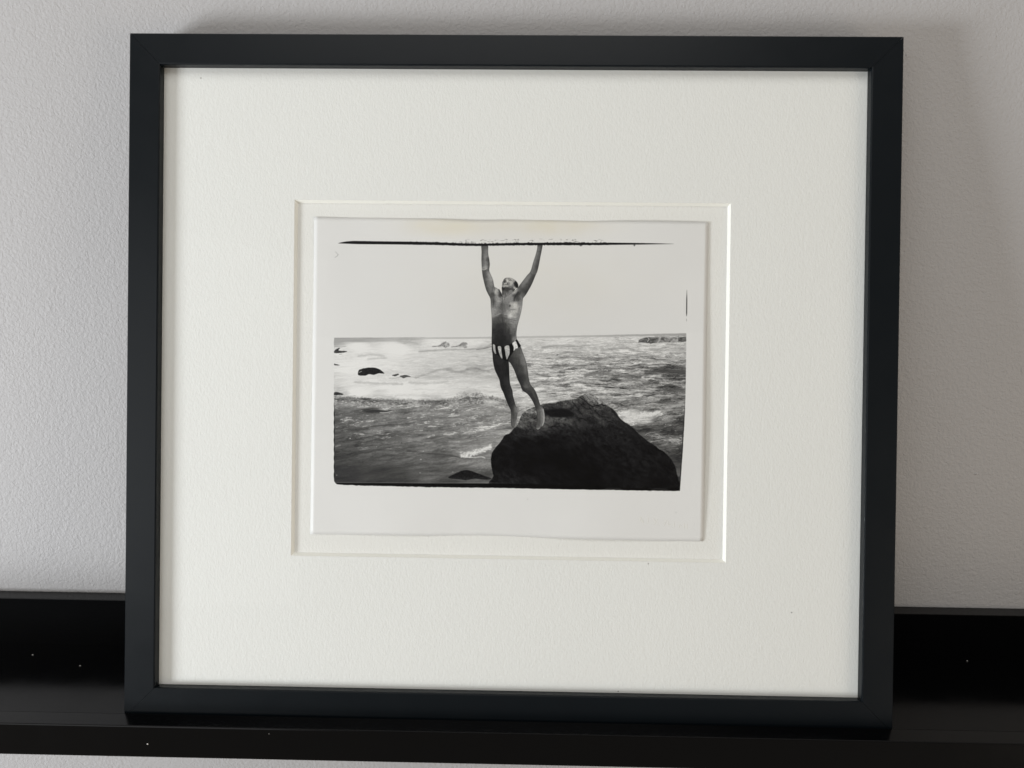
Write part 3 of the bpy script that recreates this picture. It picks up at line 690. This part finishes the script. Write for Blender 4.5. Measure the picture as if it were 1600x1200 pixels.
    ln = np.exp(-((Y - topb + .8) / .45) ** 2) * (1 - smooth(760, 800, X)) * .5
    s.T = s.T * (1 - ln) + 130 * ln
    # left rim of the frame
    rim = smooth(-.4, .4, 523.0 - X) * smooth(625, 650, Y)
    s.T = s.T * (1 - rim) + 26 * rim
    rimr = smooth(-.5, .5, X - rx + 1.5) * smooth(600, 700, Y)
    s.T = s.T * (1 - rimr) + 40 * rimr
    corner = np.hypot(np.minimum(X - 531, 0), np.maximum(Y - 748.2, 0))
    cut = np.maximum.reduce([521.6 - X - edge + .3 * np.sin(Y / 2.2), X - rx + edge, Y - lowb + edge * .8, np.where((X < 531) & (Y > 748), corner - 9.6, -9)])
    outm = smooth(-.4, .45, cut) * smooth(HZ - 1, HZ, Y)
    s.T = s.T * (1 - outm) + (218 + (big - .5) * 3) * outm
    # frame-number arcs at the bottom edge
    for x0, x1, y in ((944.5, 972.5, 766), (1017, 1045, 767)):
        s.stroke([(x0, y), (x0 + 3, y - 2.6), (x0 + 7, y - 3.3), (x1 - 7, y - 3.0), (x1 - 3, y - 2.4), (x1, y)], 110, .15, .35, .8)
    for x0 in (655, 725):
        s.stroke([(x0, 760.4), (x0 + 12, 759.7), (x0 + 26, 761.4)], 60, .15, .35, .5)
    # black bar along the top
    bt = np.interp(X, [528, 532, 540, 552, 600, 660, 700, 760, 860, 900, 960, 1000, 1035, 1053], [380, 378.6, 377.2, 376.2, 377.0, 377.6, 378.5, 379.4, 378.6, 378.4, 379.0, 379.7, 380.5, 381]).astype(np.float32)
    bb = np.interp(X, [528, 560, 640, 720, 800, 900, 960, 1000, 1053], [380, 381.2, 382.0, 383.0, 383.1, 382.6, 382.3, 382.1, 381.2]).astype(np.float32)
    rag = smooth(620, 660, X) * (1 - smooth(940, 970, X))
    j = fbm(X / 1.4, Y * 0 + 3, 3, 1) - .5
    bt = bt - rag * 3.2 * np.maximum(j, -.1) + .3 * j
    bb = bb + rag * 1.2 * (fbm(X / 1.8, Y * 0 + 9, 2, 6) - .5)
    m = smooth(-.35, .35, Y - bt) * smooth(-.35, .35, bb - Y) * (X > 528) * (X < 1053)
    s.T = s.T * (1 - m) + 26 * m
    up = smooth(.70, .76, fbm(X / 4.5, Y / .7, 2, 4)) * smooth(372.6, 373.6, Y) * (1 - smooth(377, 378, Y)) * smooth(705, 730, X) * (1 - smooth(930, 948, X))
    s.T = s.T * (1 - .7 * up) + 60 * .7 * up
    s.blob(991.6, 383.2, 1.1, 1.1, 25, 1); s.blob(908, 383.2, 1.6, .8, 25, 1)
    # scratches and the sliver at the right
    sl_ = smooth(-.5, .5, .62 * smooth(452, 470, Y) * (1 - smooth(488, 496, Y)) + .1 - np.abs(X - 1073.4 + .01 * (Y - 475))) * (Y > 453) * (Y < 502) * np.where((Y > 494) & (Y < 498), 0, 1)
    s.T = s.T * (1 - sl_) + 40 * sl_
    s.stroke([(524, 393), (527, 396.6), (528.4, 397.6), (526, 400.4), (522.6, 402)], 110, .12, .4, .8)
    s.stroke([(528.6, 397.4), (524.5, 401.6)], 150, .1, .4, .6)
    for x, y, t in ((670, 456, 180), (650, 477, 188), (825, 781, 120), (1056.5, 800.8, 120), (946, 457, 188), (638, 438, 196)):
        s.blob(x, y, .6, .6, t, .9)
    # paper fibre and silver grain
    grain = (np.random.default_rng(3).random(X.shape).astype(np.float32) - .5)
    gm = np.interp(s.T, [0, 30, 120, 215], [3, 7, 18, 5])
    s.T += grain * gm
    G = np.clip(s.T, 9, 240)
    # warm stain near the top edge
    st = np.exp(-((X - 700) / 60) ** 2 - ((Y - 352) / 15) ** 2) + .9 * np.exp(-((X - 860) / 80) ** 2 - ((Y - 352) / 15) ** 2)
    st = st + .25 * np.exp(-((X - 850) / 160) ** 2 - ((Y - 440) / 60) ** 2)
    st = np.clip(st * (.6 + .8 * fbm(X / 22, Y / 14, 3, 6)), 0, 1) * (G > 150)
    rgb = np.stack([G * (1 + .002) - 2 * st, G * 1.0 - 6 * st, G * 1.004 + 1.5 * (G < 60) - 17 * st], -1)
    rgb = np.clip(rgb, 0, 250) / 255
    return rgb


# ---------------------------------------------------------------- the print itself: a thin sheet, slightly cockled
def srgb2lin(a):
    return np.where(a <= .04045, a / 12.92, ((a + .055) / 1.055) ** 2.4)


rgb = paint()
ART_GAIN = .94
lin = np.clip((srgb2lin(rgb) - .004) / ART_GAIN, .0012, .9)
enc = np.where(lin <= .0031308, lin * 12.92, 1.055 * lin ** (1 / 2.4) - .055)
img = bpy.data.images.new('beach_print', ART_W, ART_H)
buf = np.ones((ART_H, ART_W, 4), np.float32); buf[..., :3] = enc[::-1]
img.pixels.foreach_set(buf.ravel()); img.update(); img.pack()
pm = Mat('gelatin_print', (.8, .8, .8), .4, .15)
ti = pm.N.new('ShaderNodeTexImage'); ti.image = img; ti.interpolation = 'Cubic'; pm.L.new(pm.tc.outputs['UV'], ti.inputs[0]); pm.L.new(ti.outputs[0], pm.b.inputs['Base Color'])
pm.bump(pm.noise(55, 3), .00015, .3)
papm = Mat('print_paper_edge', (.84, .82, .77), .8, .2)
NX, NZ = 96, 72


def cockle(u, v_):
    """height of the sheet off the mount board (metres) and small waviness of its trimmed edges"""
    h = .0003 + .0013 * u ** 4 * (.75 + .35 * math.sin(v_ * 5 - .4)) + .00012 * math.sin(v_ * 7)
    e = abs(2 * v_ - 1) ** 3
    h += e * .0006 * (math.sin(u * 12.5 - 1.2) if v_ < .5 else .7 * math.sin(u * 14 + 2.2))
    if u < .02 or v_ < .02 or v_ > .98: h += 0
    return max(h, .0002)


def rim(u, v_):
    top = -.0008 * math.exp(-((u - .41) / .07) ** 2) - .0002 * math.exp(-((u - .70) / .06) ** 2) + .0001 * math.exp(-((u - .2) / .1) ** 2)
    bot = .0012 * math.exp(-((u - .45) / .13) ** 2) + .0005 * math.exp(-((u - .2) / .1) ** 2) - .0003 * math.exp(-((u - .88) / .07) ** 2)
    return top * v_ ** 6 + bot * (1 - v_) ** 6, -.0003 * math.sin(v_ * 3.1) * u ** 8


yb = ym + MT
vt = []; uv = []; fc = []
for layer in range(2):
    for j in range(NZ + 1):
        for i in range(NX + 1):
            u, v_ = i / NX, j / NZ
            xl = (1 - u) * ((1 - v_) * PC[3][0] + v_ * PC[0][0]) + u * ((1 - v_) * PC[2][0] + v_ * PC[1][0])
            zl = (1 - v_) * ((1 - u) * PC[3][1] + u * PC[2][1]) + v_ * ((1 - u) * PC[0][1] + u * PC[1][1])
            dz, dx = rim(u, v_)
            vt.append((xl + dx, yb - cockle(u, v_) + (.00015 if layer else 0), zl + dz)); uv.append((u, v_))
n = (NX + 1) * (NZ + 1)
for j in range(NZ):
    for i in range(NX):
        a = j * (NX + 1) + i
        fc.append((a, a + 1, a + NX + 2, a + NX + 1))
nf = len(fc)
for j in range(NZ):
    for i in range(NX):
        a = n + j * (NX + 1) + i
        fc.append((a, a + NX + 1, a + NX + 2, a + 1))
for i in range(NX):
    fc.append((i, n + i, n + i + 1, i + 1)); a = NZ * (NX + 1) + i; fc.append((a, a + 1, n + a + 1, n + a))
for j in range(NZ):
    a = j * (NX + 1); fc.append((a, a + NX + 1, n + a + NX + 1, n + a)); a += NX; fc.append((a, n + a, n + a + NX + 1, a + NX + 1))
me = bpy.data.meshes.new('photo_print'); me.from_pydata(vt, [], fc); me.update()
ul = me.uv_layers.new(name='UVMap')
ul.data.foreach_set('uv', np.array([uv[l.vertex_index] for l in me.loops], np.float32).ravel())
me.materials.append(pm.m); me.materials.append(papm.m)
for k, p in enumerate(me.polygons):
    p.use_smooth = k < 2 * nf; p.material_index = 0 if k < nf else 1
pr = link(bpy.data.objects.new('photo_print', me), mount)
pr['label'] = 'black and white beach print of a leaping man in striped briefs above a dark rock'
# blind stamp pressed into the lower right margin: two short words, barely raised
(sx0, sz0), (sx1, sz1) = STAMP_AT
marks = [((0, .3), (.1, .9)), ((.1, .9), (.55, 0)), ((.62, 0), (.62, .5)), ((1.5, .1), (1.55, .9)), ((1.35, 0), (1.5, .1)), ((2.6, .9), (2.95, .45)), ((3.3, .95), (2.7, 0)), ((3.35, 0), (3.45, .15)),
         ((4.5, 0), (4.95, .9)), ((5.3, .75), (5.3, .2)), ((5.3, .2), (5.7, .3)), ((6.4, .75), (6.4, 0)), ((7.3, 0), (7.45, .5)), ((7.45, .5), (7.75, .3)), ((8.3, 0), (8.3, .8)), ((8.8, 0), (8.8, .8))]
v = []; f = []
L_ = .0038
for (a, b), (c, d) in marks:
    p = Vector((sx0 + (sx1 - sx0) * a / 9.6, 0, sz0 + (sz1 - sz0) * a / 9.6 + b * L_ - L_)); q = Vector((sx0 + (sx1 - sx0) * c / 9.6, 0, sz0 + (sz1 - sz0) * c / 9.6 + d * L_ - L_))
    n_ = (q - p).normalized(); s_ = Vector((-n_.z, 0, n_.x)) * .00028
    k = len(v)
    for e in (p - n_ * .0002, q + n_ * .0002):
        v += [tuple(e + s_), tuple(e + Vector((0, -.00009, 0))), tuple(e - s_)]
    f += [(k, k + 1, k + 4, k + 3), (k + 1, k + 2, k + 5, k + 4), (k, k + 2, k + 1), (k + 3, k + 4, k + 5)]
stm = Mat('embossed_paper', (.735, .725, .70), .6, .3)
so = mesh_obj('blind_stamp', v, f, stm.m, mount)


def sheet_y(x, z):
    u = (x - PC[3][0]) / (PC[2][0] - PC[3][0]); v_ = (z - PC[3][1]) / (PC[0][1] - PC[3][1])
    return yb - cockle(u, v_) - .00002


for q in so.data.vertices:
    q.co.y += sheet_y(q.co.x, q.co.z)
